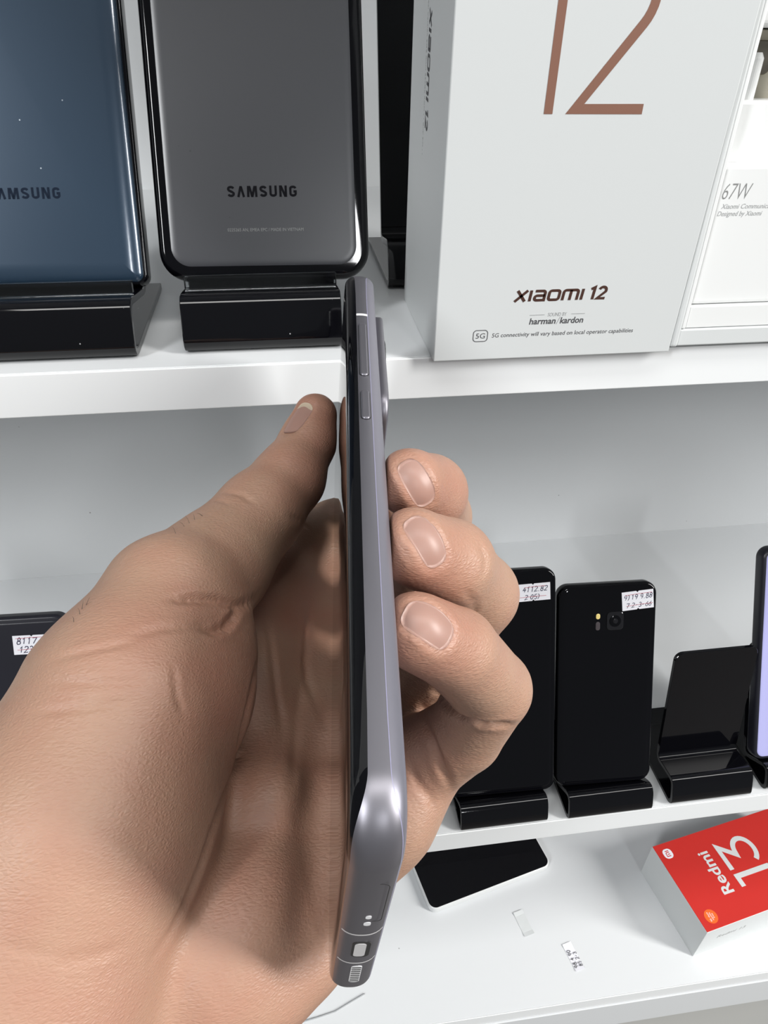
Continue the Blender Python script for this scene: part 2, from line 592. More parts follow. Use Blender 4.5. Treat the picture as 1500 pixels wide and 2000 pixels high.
def price_sticker(parent, mwl, w, h, rows, strikes, rot=0.0):
    """notched white price sticker lying on its parent's surface (local x right, y up, z out)"""
    mwl = mwl @ Matrix.Rotation(rot, 4, 'Z')
    n = 0.07 * h
    out = [(0, 0), (w * .5 - n, 0), (w * .5, n * 1.1), (w * .5 + n, 0), (w, 0), (w, h), (w * .5 + n, h), (w * .5, h - n * 1.1), (w * .5 - n, h), (0, h)]
    V = [(x * MM, y * MM, z * MM) for z in (0.0, 0.09) for x, y in out]
    k = len(out)
    F = [tuple(range(k, 2 * k))] + [(i, (i + 1) % k, k + (i + 1) % k, k + i) for i in range(k)]
    st = link('price_sticker', pydata('price_sticker', V, F), M['paper'], parent, mwl)
    st['label'] = 'white price sticker with crossed-out handwriting'
    for (txt, x, y, size) in rows:
        ps, wtot = scrawl(txt)
        link('handwriting', stroke_me('handwriting', ps, .14, size, .18, .03), M['ink_blue'], st, T3(x, y, .1))
    ps = []
    for (xa, ya, xb, yb) in strikes:
        ps.append([(xa, ya), ((xa + xb) / 2, (ya + yb) / 2 + .12), (xb, yb)])
    link('strike_line', stroke_me('strike_line', ps, .24, 1, 0, .03), M['ink_red'], st, T3(0, 0, .14))
    return st


# ------------------------------------------------------------------ displayed phones
def lean_m(x, y, z, lean, yaw=0.0):
    a, b = math.radians(lean), math.radians(yaw)
    ux = (math.cos(b), math.sin(b), 0)
    uy = (-math.sin(b) * math.sin(a), math.cos(b) * math.sin(a), math.cos(a))
    return frame_m(P(x, y, z), ux, uy)


def dome_rings(t, rz, re, z0, n=6):
    """rings of a thin cover whose face rolls off towards the rim: from z0-t (rim) up to z0"""
    r = [(z0 - t, 0.0)]
    for k in range(n + 1):
        a = math.pi / 2 * k / n
        r.append((z0 - rz * (1 - math.sin(a)), re * (1 - math.cos(a))))
    return r


# matte graphite phone (face plane through its lower edge)
ph = thing('smartphone', lean_m(-5.5, 259, -82.3, 24, -2.0), 'matte graphite phone in glossy black frame, standing on the top shelf', 'phone', 'phones standing on the shelves')
W_, L_, T_ = 74.6, 157.0, 8.4
link('frame', slab_me('frame', W_, L_, 10, edge_rings(T_, 3.2, 2.6), 0, L_ / 2, 10), M['black_gloss'], ph, smooth=True)
link('back_cover', slab_me('back_cover', W_ - 7.4, L_ - 7.4, 7.5, dome_rings(.5, .9, 3.4, .28), 0, L_ / 2, 10), M['matte_back'], ph, smooth=True)
link('brand_lettering', stroke_me('brand_lettering', SAM, .215, 24.2 / SAM_W, 0, .04), M['ink_black'], ph, T3(-11.9, 27.5, .3))
link('small_print', fit_w(text_me('small_print', '인증번호 0225265 AN, EMEA EPC / MADE IN VIETNAM'[5:], 1.5), 26.6), M['ink_silver'], ph, T3(-12.6, 16.2, .3))

# steel blue phone at the left edge
ph = thing('smartphone', lean_m(-87.3, 259, -82.7, 24, -1.0), 'steel blue glossy phone at the left, bright streak down its curved edge', 'phone', 'phones standing on the shelves')
W_, L_, T_ = 80.5, 162.0, 9.0
link('frame', slab_me('frame', W_, L_, 3.5, edge_rings(T_ - 1.8, 1.2, .8, 6, -1.8), 0, L_ / 2, 6), M['black_gloss'], ph, smooth=True)
link('back_cover', slab_me('back_cover', W_ - 2.6, L_ - 1.8, 3.0, dome_rings(2.75, 2.6, 6.5, .88, 12), 0, L_ / 2, 6), M['blue_glass'], ph, smooth=True)
link('brand_lettering', stroke_me('brand_lettering', SAM, .2, 23.6 / SAM_W, 0, .04), M['ink_navy'], ph, T3(-8.8, 28.2, .92))

# glossy black phone right of the fingers
def black_phone(x, y, z, lean, yaw, w, l, t, label, cr=7.5, body='black_gloss', back='black_glass', inset=1.6, roll=(.5, 2.6)):
    r = thing('smartphone', lean_m(x, y, z, lean, yaw), label, 'phone', 'phones standing on the shelves')
    link('frame', slab_me('frame', w, l, cr, edge_rings(t, 2.6, 1.7), 0, l / 2, 10), M[body], r, smooth=True)
    link('back_cover', slab_me('back_cover', w - 2 * inset, l - 2 * inset, cr - inset, dome_rings(.35, roll[0], roll[1], .22), 0, l / 2, 10), M[back], r, smooth=True)
    return r


pa = black_phone(111.2, 237.0, -392.5, 26, -1.5, 67.5, 140.6, 8.6, 'glossy black phone partly behind the curled fingers, price sticker at its top', 7.0, 'black_gloss', 'black_glass', 2.6)
price_sticker(pa, T3(9.5, 121.6, .25), 20.5, 10.4, [('4112.82', 4, 5.6, 3.0), ('2 05)', 5, 1.0, 2.8)], [(5, 8.2, 17.5, 8.6), (2, 2.4, 18, 2.6)], math.radians(1.5))
p8 = black_phone(176.0, 236.1, -392.5, 26, -2.2, 60.8, 128.4, 8.0, 'glossy black phone with small round camera and yellow flash, beside the empty stand', 7.5, 'black_gloss', 'black_glass', 1.2, (.9, 4.0))
link('camera_window', slab_me('camera_window', 10.2, 11.2, 2.4, [(.2, 0), (.5, 0), (.62, .3)], 4.5, 105.6, 5), M['lens'], p8)
link('camera_ring', slab_me('camera_ring', 7, 7, 3.5, [(.55, 0), (.85, 0), (.95, .5)], 4.5, 105.6, 8), M['black_gloss'], p8)
link('camera_lens', slab_me('camera_lens', 3.2, 3.2, 1.6, [(.9, 0), (1.05, .1), (1.15, .6)], 4.5, 105.6, 8), M['lens'], p8)
link('flash', slab_me('flash', 2.5, 3.4, 1.2, [(.2, 0), (.4, 0), (.5, .3)], -6.0, 108.9, 5), M['flash'], p8)
link('heart_rate_sensor', slab_me('heart_rate_sensor', 2.6, 5.2, 1.2, [(.2, 0), (.38, 0), (.45, .3)], -6.0, 102.9, 5), M['dark_plastic'], p8)
price_sticker(p8, T3(8.9, 111.3, .25), 19.4, 11.4, [('9)19 9.88', 1.2, 6.4, 2.85), ('7 2-3-66', 2.4, 1.5, 2.75)], [(2, 9.3, 18.6, 9.6), (2.4, 2.6, 18.8, 3.0)], math.radians(4))
pl_ = black_phone(-162.3, 237.7, -392.5, 26, -2.0, 67, 136.4, 9.2, 'dark navy cased phone behind the palm at the left edge', 7.5, 'navy_case', 'navy_case', 3.2, (.3, 1.0))
price_sticker(pl_, T3(4.6, 115.6, .25), 19.6, 10.6, [('8117.886', 1.8, 5.8, 3.5), ('123 185', 2.6, 1.0, 3.4)], [(1.5, 9.0, 16.5, 9.3), (2, 2.6, 18, 2.9)], math.radians(-.5))
pv = black_phone(311.8, 239.7, -392.5, 26, 0.0, 67, 140, 8.2, 'lilac phone with dark frame cut off by the right edge', 7.0, 'navy_case', 'lilac', 2.2, (.5, 1.5))

# phone lying flat on the bottom shelf
a = math.atan2(345.4 - 318.3, 225.1 - 101.9)
e1 = Vector((math.cos(a), math.sin(a), 0))
e2 = Vector((-math.sin(a), math.cos(a), 0))
org = P(101.5, 312.5, Z3) + e1 * 0.064 + e2 * 0.034
fm = frame_m(org, e1, e2)
fp = thing('smartphone', fm, 'black phone with pale silver rim lying flat on the bottom shelf', 'phone')
link('frame', slab_me('frame', 132, 66, 8, edge_rings(7.4, 2.2, 1.2, 6, 7.5), 0, 0, 10), M['silver'], fp, smooth=True)
link('screen', slab_me('screen', 129.4, 63.4, 7, [(7.2, 0), (7.62, 0), (7.75, .4)], 0, 0, 10), M['black_glass'], fp)

# ------------------------------------------------------------------ white box with copper numerals
bx = thing('phone_box', Matrix.Translation(P(49.0, 221.0, Z1)), 'tall white phone box with large copper numerals 12 standing at the shelf edge', 'box')
link('carton', box_me('carton', 0, 84.9, 0, 62.5, .1, 176, .35, 2), M['box_white'], bx)
fr = Matrix(((1, 0, 0, 0), (0, 0, -1, 0), (0, 1, 0, 0), (0, 0, 0, 1)))      # local x right, y up, z towards the viewer


def on_front(u, v, lift=.03):
    m = fr.copy()
    m[0][3], m[1][3], m[2][3] = u * MM, -lift * MM, v * MM
    return m


link('numeral', stroke_me('numeral', [[(22.6, 113.4), (28.9, 118.0), (28.9, 74.1)]], 2.55, 1, 0, .04), M['copper'], bx, on_front(0, 0))
two = arc(44.25, 102.1, 10.5, 10.5, 175, -38.2, 26) + [(36.6, 75.35), (57.0, 75.35)]
link('numeral', stroke_me('numeral', [two], 2.6, 1, 0, .04), M['copper'], bx, on_front(0, 0))
link('brand_lettering', stroke_me('brand_lettering', MIP, .24, 3.62, .12, .04, 31.0 / (MIP_W * 3.62)), M['brown_foil'], bx, on_front(25.9, 20.0))
link('sound_print', fit_w(text_me('sound_print', 'SOUND BY', 1.75, .1), 6.6), M['ink_light'], bx, on_front(38.1, 14.7))
link('sound_print', stroke_me('sound_print', [[(31.9, 15.3), (36.9, 15.3)], [(46.3, 15.3), (51.0, 15.3)]], .14), M['ink_light'], bx, on_front(0, 0))
link('sound_print', fit_w(text_me('sound_print', 'harman', 3.0, .12, .06), 9.2), M['ink'], bx, on_front(32.0, 12.1))
link('sound_print', stroke_me('sound_print', [[(41.5, 11.9), (42.6, 14.4)]], .12), M['ink_light'], bx, on_front(0, 0))
link('sound_print', fit_w(text_me('sound_print', 'kardon', 3.0, .12, .06), 8.2), M['ink'], bx, on_front(42.7, 12.1))
rr = rrect(4.9, 3.9, 1.1, 5, 15.6, 8.7)
link('network_mark', stroke_me('network_mark', [rr + [rr[0]]], .22), M['ink'], bx, on_front(0, 0))
link('network_mark', fit_w(text_me('network_mark', '5G', 2.6, .05), 3.2), M['ink'], bx, on_front(14.0, 7.8))
link('network_print', fit_w(text_me('network_print', '5G connectivity will vary based on local operator capabilities', 2.05, .1), 50.0), M['ink'], bx, on_front(19.6, 8.0))
sm = Matrix(((0, 0, -1, -.00003), (0, -1, 0, .0335), (-1, 0, 0, .0978), (0, 0, 0, 1)))
link('brand_lettering', stroke_me('brand_lettering', MIP, .24, 3.62, .12, .04, 31.5 / (MIP_W * 3.62)), M['ink'], bx, sm)
sm2 = Matrix(((0, 0, -1, -.00003), (0, -1, 0, .0365), (-1, 0, 0, .104), (0, 0, 0, 1)))
link('small_print', fit_w(text_me('small_print', '- Global Version 8GB RAM 256GB ROM - - Dual SIM - -', 1.0), 46), M['ink_light'], bx, sm2)

# ------------------------------------------------------------------ open charger tray
TRM = Matrix.Translation(P(134.2, 221.2, Z1 + 1.45)) @ Matrix.Rotation(math.radians(-1.5), 4, 'X')
tr = thing('accessory_box', TRM, 'white open box tray holding a white charger, beside the tall white box', 'box')
TW, TH, TD = 85.0, 176.0, 52.0
link('side_wall', box_me('side_wall', 0, 2.8, 0, TD, .1, TH, .9, 3), M['box_white'], tr)
link('side_wall', box_me('side_wall', TW - 2.6, TW, 0, TD, .1, TH, .9, 3), M['box_white'], tr)
link('bottom_wall', box_me('bottom_wall', 2.6, TW - 2.6, 1.0, TD, .1, 6.2, .5, 2), M['box_white'], tr)
link('top_wall', box_me('top_wall', 2.6, TW - 2.6, 1.0, TD, TH - 4, TH, .5, 2), M['box_white'], tr)
link('back_wall', box_me('back_wall', 2.6, TW - 2.6, TD - 3, TD, 6.2, TH - 4, .2, 1), M['cream'], tr)
link('inner_lip', box_me('inner_lip', 2.85, 4.6, .9, TD - 3, 6.3, TH - 4, .5, 2), M['white_plastic'], tr)
link('insert_strip', box_me('insert_strip', 4.7, TW - 3, 1.6, 20, 6.4, 14.0, .3, 2), M['white_plastic'], tr)
link('insert_bar', box_me('insert_bar', 4.7, TW - 3, 4.5, 14, 93.6, 99.3, 1.8, 4), M['white_plastic'], tr)
link('insert_panel', box_me('insert_panel', 4.7, TW - 3, 22, 30, 14.2, 93.0, .2, 1), M['cream'], tr)
link('dark_insert', box_me('dark_insert', 4.7, TW - 3, 13, 30, 100.0, TH - 5, 1.5, 3), M['dark_plastic'], tr)
ad = thing('power_adapter', TRM @ T3(4.7, 3.0, 14.2), 'white 67W power adapter in the open white box', 'charger')
link('body', box_me('body', .2, 44, 0, 17, 0, 44.0, 1.2, 3), M['white_plastic'], ad)
link('plug_block', box_me('plug_block', .8, 42, 5.5, 16, 43.6, 61.0, 1.0, 3), M['white_plastic'], ad)
link('rating_lettering', fit_w(text_me('rating_lettering', '67W', 7.0, .18, -.10), 9.6), M['ink_silver'], ad, Matrix.Translation((1.9 * MM, 0, 0)) @ on_front(0, 34.0))
link('small_print', fit_w(text_me('small_print', 'Xiaomi Communications', 2.1, .2), 21), M['ink_light'], ad, on_front(2.6, 31.2))
link('small_print', fit_w(text_me('small_print', 'Designed by Xiaomi', 2.1, .2), 15.5), M['ink_light'], ad, on_front(1.9, 29.0))
for x in (8.0, 27.0):
    pin = slab_me('plug_pin', 4.6, 4.6, 2.3, [(0, 0), (11, 0), (12.5, .8)], x, 11, 6)
    link('plug_pin', pin, M['white_plastic'], ad, T3(0, 0, 60.8))
slot = slab_me('cable_plug', 13, 11.6, 3.2, [(0, 0), (1.0, 0), (1.3, .3)], 6.5, 5.8, 6)
cb = thing('charging_cable', TRM @ T3(10.0, 21.6, 81.6) @ fr, 'steel cable plug in the recess above the white power adapter', 'cable')
link('plug_shell', slot, M['cream'], cb)
link('plug_contact', slab_me('plug_contact', 9, 9.0, 2.0, [(1.2, 0), (1.8, 0), (2.0, .2)], 7.4, 4.4, 6), M['metal_pin'], cb)

# ------------------------------------------------------------------ red phone box
ed = Vector((-13.7, 80.8, 0)).normalized()       # along its short left face, into the shelf
ex = Vector((ed.y, -ed.x, 0))
rm = frame_m(P(331.4, 246.3, Z3), ex, ed)
rb = thing('phone_box', rm, 'white and red phone box lying on the bottom shelf, number 13', 'box')
link('carton', box_me('carton', 0, 165, 0, 82, .1, 46.6, .3, 2), M['box_white'], rb)
link('red_top', box_me('red_top', .3, 164.7, .3, 81.7, 46.5, 47.0, .15, 1), M['red_card'], rb)
rd = Matrix.Rotation(math.radians(90), 4, 'Z')
rdm = lambda x, y, z: T3(x, y, z) @ rd
redmi = fit_w(text_me('brand_lettering', 'Redmi', 15.8, 0, .34), 40.2)
link('brand_lettering', redmi, M['box_white'], rb, rdm(47.8, 22.8, 47.05))
g13 = [[(24.0, 36.6), (33.6, 36.6), (33.6, 0)]]
three = [[(40.0, 36.6), (62.6, 36.6), (51.2, 22.6)] + arc(52.8, 12.0, 11.8, 10.2, 76, -152, 18)]
link('numeral', stroke_me('numeral', g13 + three, 4.6, 1.0, 0, .05), M['box_white'], rb, rdm(96.0, 0, 47.05))
lg = slab_me('logo_badge', 9.4, 9.4, 3.8, [(0, 0), (.05, 0)], 0, 0, 8)
lo = link('logo_badge', lg, M['paper'], rb, rdm(10.4, 71.3, 47.03))
lo['label'] = 'white rounded square badge with an orange emblem'
mi = [[(-2.6, -2.0), (-2.6, 2.0), (.0, 2.0)] + arc(0, .8, 1.2, 1.2, 90, 0, 4) + [(1.2, -2.0)], [(-.7, .6), (-.7, -2.0)], [(2.7, 2.0), (2.7, -2.0)]]
link('emblem', stroke_me('emblem', mi, .8, .95, 0, .04), M['red_card'], lo, T3(0, 0, .06))
og = link('round_sticker', slab_me('round_sticker', 12, 12, 6, [(0, 0), (.06, 0)], 0, 0, 8), M['orange'], rb, rdm(12.3, 10.6, 47.03))
og['label'] = 'orange round sticker'
for k, (w_, yy) in enumerate(((8.0, 1.2), (6.6, -.9), (4.0, -2.8))):
    link('sticker_print', fit_w(text_me('sticker_print', ('90 days', 'months', 'free')[k], 2.2), w_), M['paper'], og, T3(-w_ / 2, yy, .08))
fs = Matrix(((1, 0, 0, 0), (0, 0, -1, -.00003), (0, 1, 0, 0), (0, 0, 0, 1)))
link('side_lettering', fit_w(text_me('side_lettering', 'Redmi 13', 6.5, .2), 31), M['ink_silver'], rb, T3(17.5, 0, 25.0) @ fs)

# ------------------------------------------------------------------ scraps and wire on the bottom shelf
def scrap(name, cx, cy, ang, w, l, m, label, cat):
    o = thing(name, Matrix.Translation(P(cx, cy, Z3 + .05)) @ Matrix.Rotation(ang, 4, 'Z'), label, cat)
    n = 6
    V, F = [], []
    for i in range(n + 1):
        for j in range(3):
            x, y = (j / 2 - .5) * w, (i / n - .5) * l
            z = .12 + (.9 * max(0, abs(i / n - .5) - .3) ** 1.2) * 6 + random.uniform(0, .12)
            V.append((x * MM, y * MM, z * MM))
    for i in range(n):
        for j in range(2):
            a_ = i * 3 + j
            F.append((a_, a_ + 1, a_ + 4, a_ + 3))
    link('strip', pydata('strip', V, F), m, o)
    return o


s1 = scrap('tape_scrap', 185.5, 294.5, math.radians(12), 10, 23, M['box_white'], 'faint torn strip of clear tape on the bottom shelf', 'tape')
s2 = scrap('paper_scrap', 222.2, 260.5, math.radians(12), 9, 24, M['paper'], 'small torn paper scrap with pencil scribbles on the bottom shelf', 'paper')
ps, _ = scrawl('98.4 90')
link('handwriting', stroke_me('handwriting', ps, .14, 3.4, .1, .04), M['ink'], s2, T3(-.5, -9.5, .75) @ Matrix.Rotation(math.radians(90), 4, 'Z'))
ps, _ = scrawl('85 2-3')
link('handwriting', stroke_me('handwriting', ps, .14, 3.0, .1, .04), M['ink'], s2, T3(4.0, -9.5, .75) @ Matrix.Rotation(math.radians(90), 4, 'Z'))
wp = [P(-60, 236.5, Z3 + .8), P(-28, 241.3, Z3 + .8), P(-12, 243.2, Z3 + .8), P(3, 245.6, Z3 + .8), P(16, 250.6, Z3 + .8), P(29.4, 255.5, Z3 + .8)]
wp2 = []
for i in range(len(wp) - 1):
    for k in range(4):
        wp2.append(wp[i].lerp(wp[i + 1], k / 4))
wp2.append(wp[-1])
tag(link('wire', tube_me('wire', wp2, .0006, 8), M['cable'], smooth=True), 'thin grey wire lying near the front of the bottom shelf', 'wire')

# ------------------------------------------------------------------ the phone in the hand
P1 = np.array([-.32, -39.52, 87.70])
LD = np.array([-.0418, .6928, .7199])
WD = np.array([-.0893, -.7203, .6878])
LD /= np.linalg.norm(LD)
WD -= LD * (WD @ LD)
WD /= np.linalg.norm(WD)
TD_ = np.cross(LD, WD)
if TD_[0] < 0:
    TD_ = -TD_
PW, PL, PT = 76.0, 160.5, 8.0
P1 = P1 - 1.5 * LD
wdir = lambda v: Vector(RT * v[0] + UP * v[1] + FW * v[2])
# local axes: x = width (near edge 0 -> far edge 69.9), y = length (bottom -> top), z = thickness
pmx = Matrix.Identity(4)
for i in range(3):
    pmx[i][0], pmx[i][1], pmx[i][2] = wdir(WD)[i], wdir(LD)[i], wdir(TD_)[i]
    pmx[i][3] = camp(*P1)[i]
HP = thing('held_smartphone', pmx, 'slim grey lilac phone seen edge-on, held upright in the hand', 'phone')


CR = 10.0
NO = 56
outline = []          # (x, y, nx, ny, endness)
for (cx, cy, a0) in ((PW - CR, PL - CR, 0), (CR, PL - CR, 90), (CR, CR, 180), (PW - CR, CR, 270)):
    for k in range(19):
        a_ = math.radians(a0 + 90 * k / 18)
        outline.append((cx + CR * math.cos(a_), cy + CR * math.sin(a_), math.cos(a_), math.sin(a_)))
# extra points along the straight long edges
full = []
for i, p in enumerate(outline):
    full.append(p)
    q = outline[(i + 1) % len(outline)]
    d = math.hypot(q[0] - p[0], q[1] - p[1])
    m_ = int(d // 4)
    for k in range(1, m_):
        t_ = k / m_
        full.append((p[0] + (q[0] - p[0]) * t_, p[1] + (q[1] - p[1]) * t_, p[2], p[3]))
outline = full
H = PT / 2
EDG = 3.1


def inset(z):
    q = min(abs(z) / H, 1.0)
    return EDG * (1 - (1 - q ** 2.3) ** (1 / 2.3))


def smoothstep(a_, b_, x):
    t_ = min(max((x - a_) / (b_ - a_), 0), 1)
    return t_ * t_ * (3 - 2 * t_)


def lims(p):
    """limits of the metal band through the thickness: narrow on the long sides, wide round the ends"""
    end = min(p[1], PL - p[1])
    e = .06 * smoothstep(18, CR, end) + .94 * smoothstep(.04, .97, abs(p[3]))
    return -1.35 - 2.05 * e, 1.55 + 1.9 * e


def band(name, za, zb, n, cap=None):
    """skin between two height functions of the outline; cap 'lo'/'hi' closes it with the flat face"""
    V, F = [], []
    N = len(outline)
    for k in range(n + 1):
        for p in outline:
            z = za(p) + (zb(p) - za(p)) * k / n
            i_ = inset(z)
            V.append(((p[0] - p[2] * i_) * MM, (p[1] - p[3] * i_) * MM, z * MM))
    for k in range(n):
        for i in range(N):
            j = (i + 1) % N
            F.append((k * N + i, k * N + j, k * N + N + j, k * N + N + i))
    if cap == 'lo':
        F.append(tuple(range(N - 1, -1, -1)))
    if cap == 'hi':
        F.append(tuple(range(n * N, n * N + N)))
    return pydata(name, V, F)


sc_ = link('screen', band('screen', lambda p: -H, lambda p: lims(p)[0], 14, 'lo'), M['black_glass'], HP, smooth=True)
link('metal_frame', band('metal_frame', lambda p: lims(p)[0], lambda p: lims(p)[1] - .08, 16), M['phone_metal'], HP, smooth=True)
link('seam', band('seam', lambda p: lims(p)[1] - .08, lambda p: lims(p)[1] + .02, 1), M['violet_seam'], HP, smooth=True)
link('back_cover', band('back_cover', lambda p: lims(p)[1] + .02, lambda p: H, 14, 'hi'), M['phone_back'], HP, smooth=True)
for o in HP.children:
    try:
        o.data.set_sharp_from_angle(angle=math.radians(50))
    except Exception:
        pass


def rail(u, v, z, n):
    """matrix on the near long edge (n='side') or the bottom end: local x along the edge, y through the thickness, z outwards"""
    if n == 'side':
        return Matrix(((0, 0, -1, (inset(z) - u) * MM), (-1, 0, 0, v * MM), (0, 1, 0, z * MM), (0, 0, 0, 1)))
    return Matrix(((1, 0, 0, v * MM), (0, 0, -1, (inset(z) - u) * MM), (0, 1, 0, z * MM), (0, 0, 0, 1)))


def button(name, y0, y1):
    l_ = y1 - y0
    me = slab_me(name, l_, 1.9, .9, [(-.4, 0), (.25, 0), (.42, .12), (.5, .35)], 0, 0, 6)
    o = link(name, me, M['phone_metal'], HP, rail(0, (y0 + y1) / 2, .1, 'side'))
    rim = slab_me('button_gap', l_ + .25, 2.15, 1.05, [(-.4, 0), (.03, 0)], 0, 0, 6)
    link('button_gap', rim, M['port'], o, T3(0, 0, 0))
    return o


button('volume_button', 103.0, 126.2)
button('power_button', 86.6, 97.0)


def side_line(name, y, wd_, m, z0, z1):
    V, F = [], []
    n = 10
    for k in range(n + 1):
        z = z0 + (z1 - z0) * k / n
        for yy in (y - wd_ / 2, y + wd_ / 2):
            V.append(((inset(z) - .03) * MM, yy * MM, z * MM))
    for k in range(n):
        F.append((2 * k, 2 * k + 1, 2 * k + 3, 2 * k + 2))
    link(name, pydata(name, V, F), m, HP)


def end_line(name, x, wd_, m, z0, z1):
    V, F = [], []
    n = 12
    for k in range(n + 1):
        z = z0 + (z1 - z0) * k / n
        for xx in (x - wd_ / 2, x + wd_ / 2):
            V.append((xx * MM, (inset(z) - .03) * MM, z * MM))
    for k in range(n):
        F.append((2 * k + 1, 2 * k, 2 * k + 2, 2 * k + 3))
    link(name, pydata(name, V, F), m, HP)


side_line('antenna_band', 131.2, 1.0, M['antenna'], -1.3, 1.5)
end_line('antenna_band', 35.6, .6, M['antenna_dim'], -3.2, 3.3)
end_line('antenna_band', 51.0, .6, M['antenna_dim'], -3.2, 3.3)
sim = rrect(15.5, 2.4, 1.1, 6)
link('card_tray', stroke_me('card_tray', [sim + [sim[0]]], .12, 1, 0, .03), M['port'], HP, rail(0, 21.5, 1.2, 'end'))
for x, r_ in ((27.2, .45), (30.2, .55)):
    link('microphone_hole', slab_me('microphone_hole', 2 * r_ + .5, 2 * r_, r_, [(-.2, 0), (.04, 0)], 0, 0, 6), M['antenna'], HP, rail(0, x, .4, 'end'))
up_ = link('charging_port', slab_me('charging_port', 8.6, 3.0, 1.5, [(-.3, 0), (.03, 0)], 0, 0, 8), M['port'], HP, rail(0, 43.2, .3, 'end'))
link('port_tongue', slab_me('port_tongue', 6.8, 1.9, .8, [(0, 0), (.06, 0)], 0, 0, 5), M['antenna_dim'], up_, T3(.2, -.15, .03))
gr = link('speaker_grille', slab_me('speaker_grille', 10.5, 1.9, .9, [(-.2, 0), (.03, 0)], 0, 0, 8), M['antenna'], HP, rail(0, 58.0, .3, 'end'))
for k in range(8):
    link('slot', box_me('slot', -4.4 + k * 1.2, -3.95 + k * 1.2, -.8, .8, 0, .06), M['port'], gr, T3(0, 0, 0.02))
cmx = Matrix.Translation(((6.0 + 16) * MM, 123.5 * MM, (H - .05) * MM))
ci = link('camera_island', slab_me('camera_island', 32, 45, 6, [(0, 0), (1.9, 0), (2.35, .3), (2.5, .8)], 0, 0, 8), M['phone_metal'], HP, cmx, smooth=True)
link('camera_lens', slab_me('camera_lens', 18, 18, 9, [(2.3, 0), (2.9, 0), (3.1, .4)], -4.5, 8, 12), M['lens'], ci)
link('camera_lens', slab_me('camera_lens', 9, 9, 4.5, [(2.0, 0), (2.3, 0), (2.5, .3)], -7, -12, 10), M['lens'], ci)

# ------------------------------------------------------------------ the hand
def at(px, py, d):
    return np.array([(px - 750) / FPX * d, (1000 - py) / FPX * d, d])


HVOX = 0.85
LO = np.array([-225., -205., 84.])
HI = np.array([42., 42., 285.])
dims = np.ceil((HI - LO) / HVOX).astype(int) + 1
AX = [(LO[i] + HVOX * np.arange(dims[i])).astype(np.float32) for i in range(3)]
BIG = np.float32(40.)


def smin(a_, b_, k):
    if k <= 0:
        return np.minimum(a_, b_)
    h_ = np.maximum(k - np.abs(a_ - b_), 0) / k
    return np.minimum(a_, b_) - h_ * h_ * k * np.float32(.25)


def cone_into(Fd, A, B, ra, rb, k, squash=None):
    """smooth-union a tapered round cone into field Fd"""
    r = max(ra, rb) + k + 2.5
    lo = np.maximum(((np.minimum(A, B) - r - LO) / HVOX).astype(int), 0)
    hi = np.minimum(((np.maximum(A, B) + r - LO) / HVOX).astype(int) + 2, dims)
    if np.any(hi <= lo):
        return
    A, B = A.astype(np.float32), B.astype(np.float32)
    X = AX[0][lo[0]:hi[0], None, None]
    Y = AX[1][None, lo[1]:hi[1], None]
    Z = AX[2][None, None, lo[2]:hi[2]]
    d = (B - A).astype(np.float32)
    L2 = max(float(d @ d), 1e-6)
    px, py, pz = X - A[0], Y - A[1], Z - A[2]
    t = np.clip((px * d[0] + py * d[1] + pz * d[2]) / np.float32(L2), 0, 1)
    dist = np.sqrt((px - t * d[0]) ** 2 + (py - t * d[1]) ** 2 + (pz - t * d[2]) ** 2) - (np.float32(ra) + t * np.float32(rb - ra))
    sl = (slice(lo[0], hi[0]), slice(lo[1], hi[1]), slice(lo[2], hi[2]))
    Fd[sl] = smin(Fd[sl], dist.astype(np.float32), np.float32(k))


def chain(Fd, pts, k):
    for a_, b_ in zip(pts[:-1], pts[1:]):
        cone_into(Fd, at(*a_[:3]), at(*b_[:3]), a_[3], b_[3], k)


def new_field():
    return np.full(dims, BIG, np.float32)


# (pixel-free) joints are given as viewing direction and distance in mm, then radius in mm
THUMB = [(616, 811, 222, 6.9), (602, 862, 219, 8.2), (565, 935, 211, 10.2), (508, 1002, 202, 11.9), (420, 1105, 187, 14.2), (340, 1178, 173, 17.2)]
THENAR = [(340, 1178, 173, 17.2), (250, 1370, 156, 21.6), (165, 1600, 148, 27.0), (60, 1900, 143, 30.0)]
THENAR2 = [(395, 1262, 172, 13.0), (345, 1345, 165, 17.2), (272, 1490, 160, 17.5), (200, 1670, 156, 17.5)]
MIDDLE = [(800, 942, 147, 7.2), (838, 962, 158, 8.2), (850, 1010, 182, 8.9), (770, 1230, 214, 10.5)]
RING = [(808, 1068, 134, 7.6), (880, 1098, 143, 8.4), (932, 1160, 158, 8.8), (800, 1370, 190, 10.5)]
PINKY = [(812, 1232, 124, 7.0), (890, 1268, 133, 7.9), (960, 1345, 147, 8.3), (905, 1432, 158, 8.6), (812, 1492, 168, 10.2)]
INDEX = [(775, 985, 232, 7.0), (735, 965, 242, 7.8), (665, 1025, 252, 8.6), (655, 1160, 234, 10.5)]

palm = new_field()
C_ = (235, 1700, 174)
for (x, y, d, r) in ((655, 1160, 234, 11.0), (720, 1245, 220, 11.0), (770, 1370, 196, 10.5), (805, 1492, 169, 10.2)):
    cone_into(palm, at(*C_), at(x, y, d), 19., r, 7)
chain(palm, [(805, 1492, 168, 10.0), (745, 1588, 165, 11.5), (562, 1785, 158, 15.5), (455, 1835, 158, 21.0), (250, 1960, 160, 26.0)], 7)
chain(palm, [(235, 1700, 174, 19), (60, 1900, 158, 25), (-120, 2140, 150, 27), (-250, 2380, 140, 27)], 8)
cone_into(palm, at(-250, 2380, 140), np.array([-235., -200., 122.]), 27.5, 31.0, 8)
chain(palm, [(250, 1960, 160, 26.0), (60, 2120, 155, 27), (-250, 2380, 140, 28)], 8)
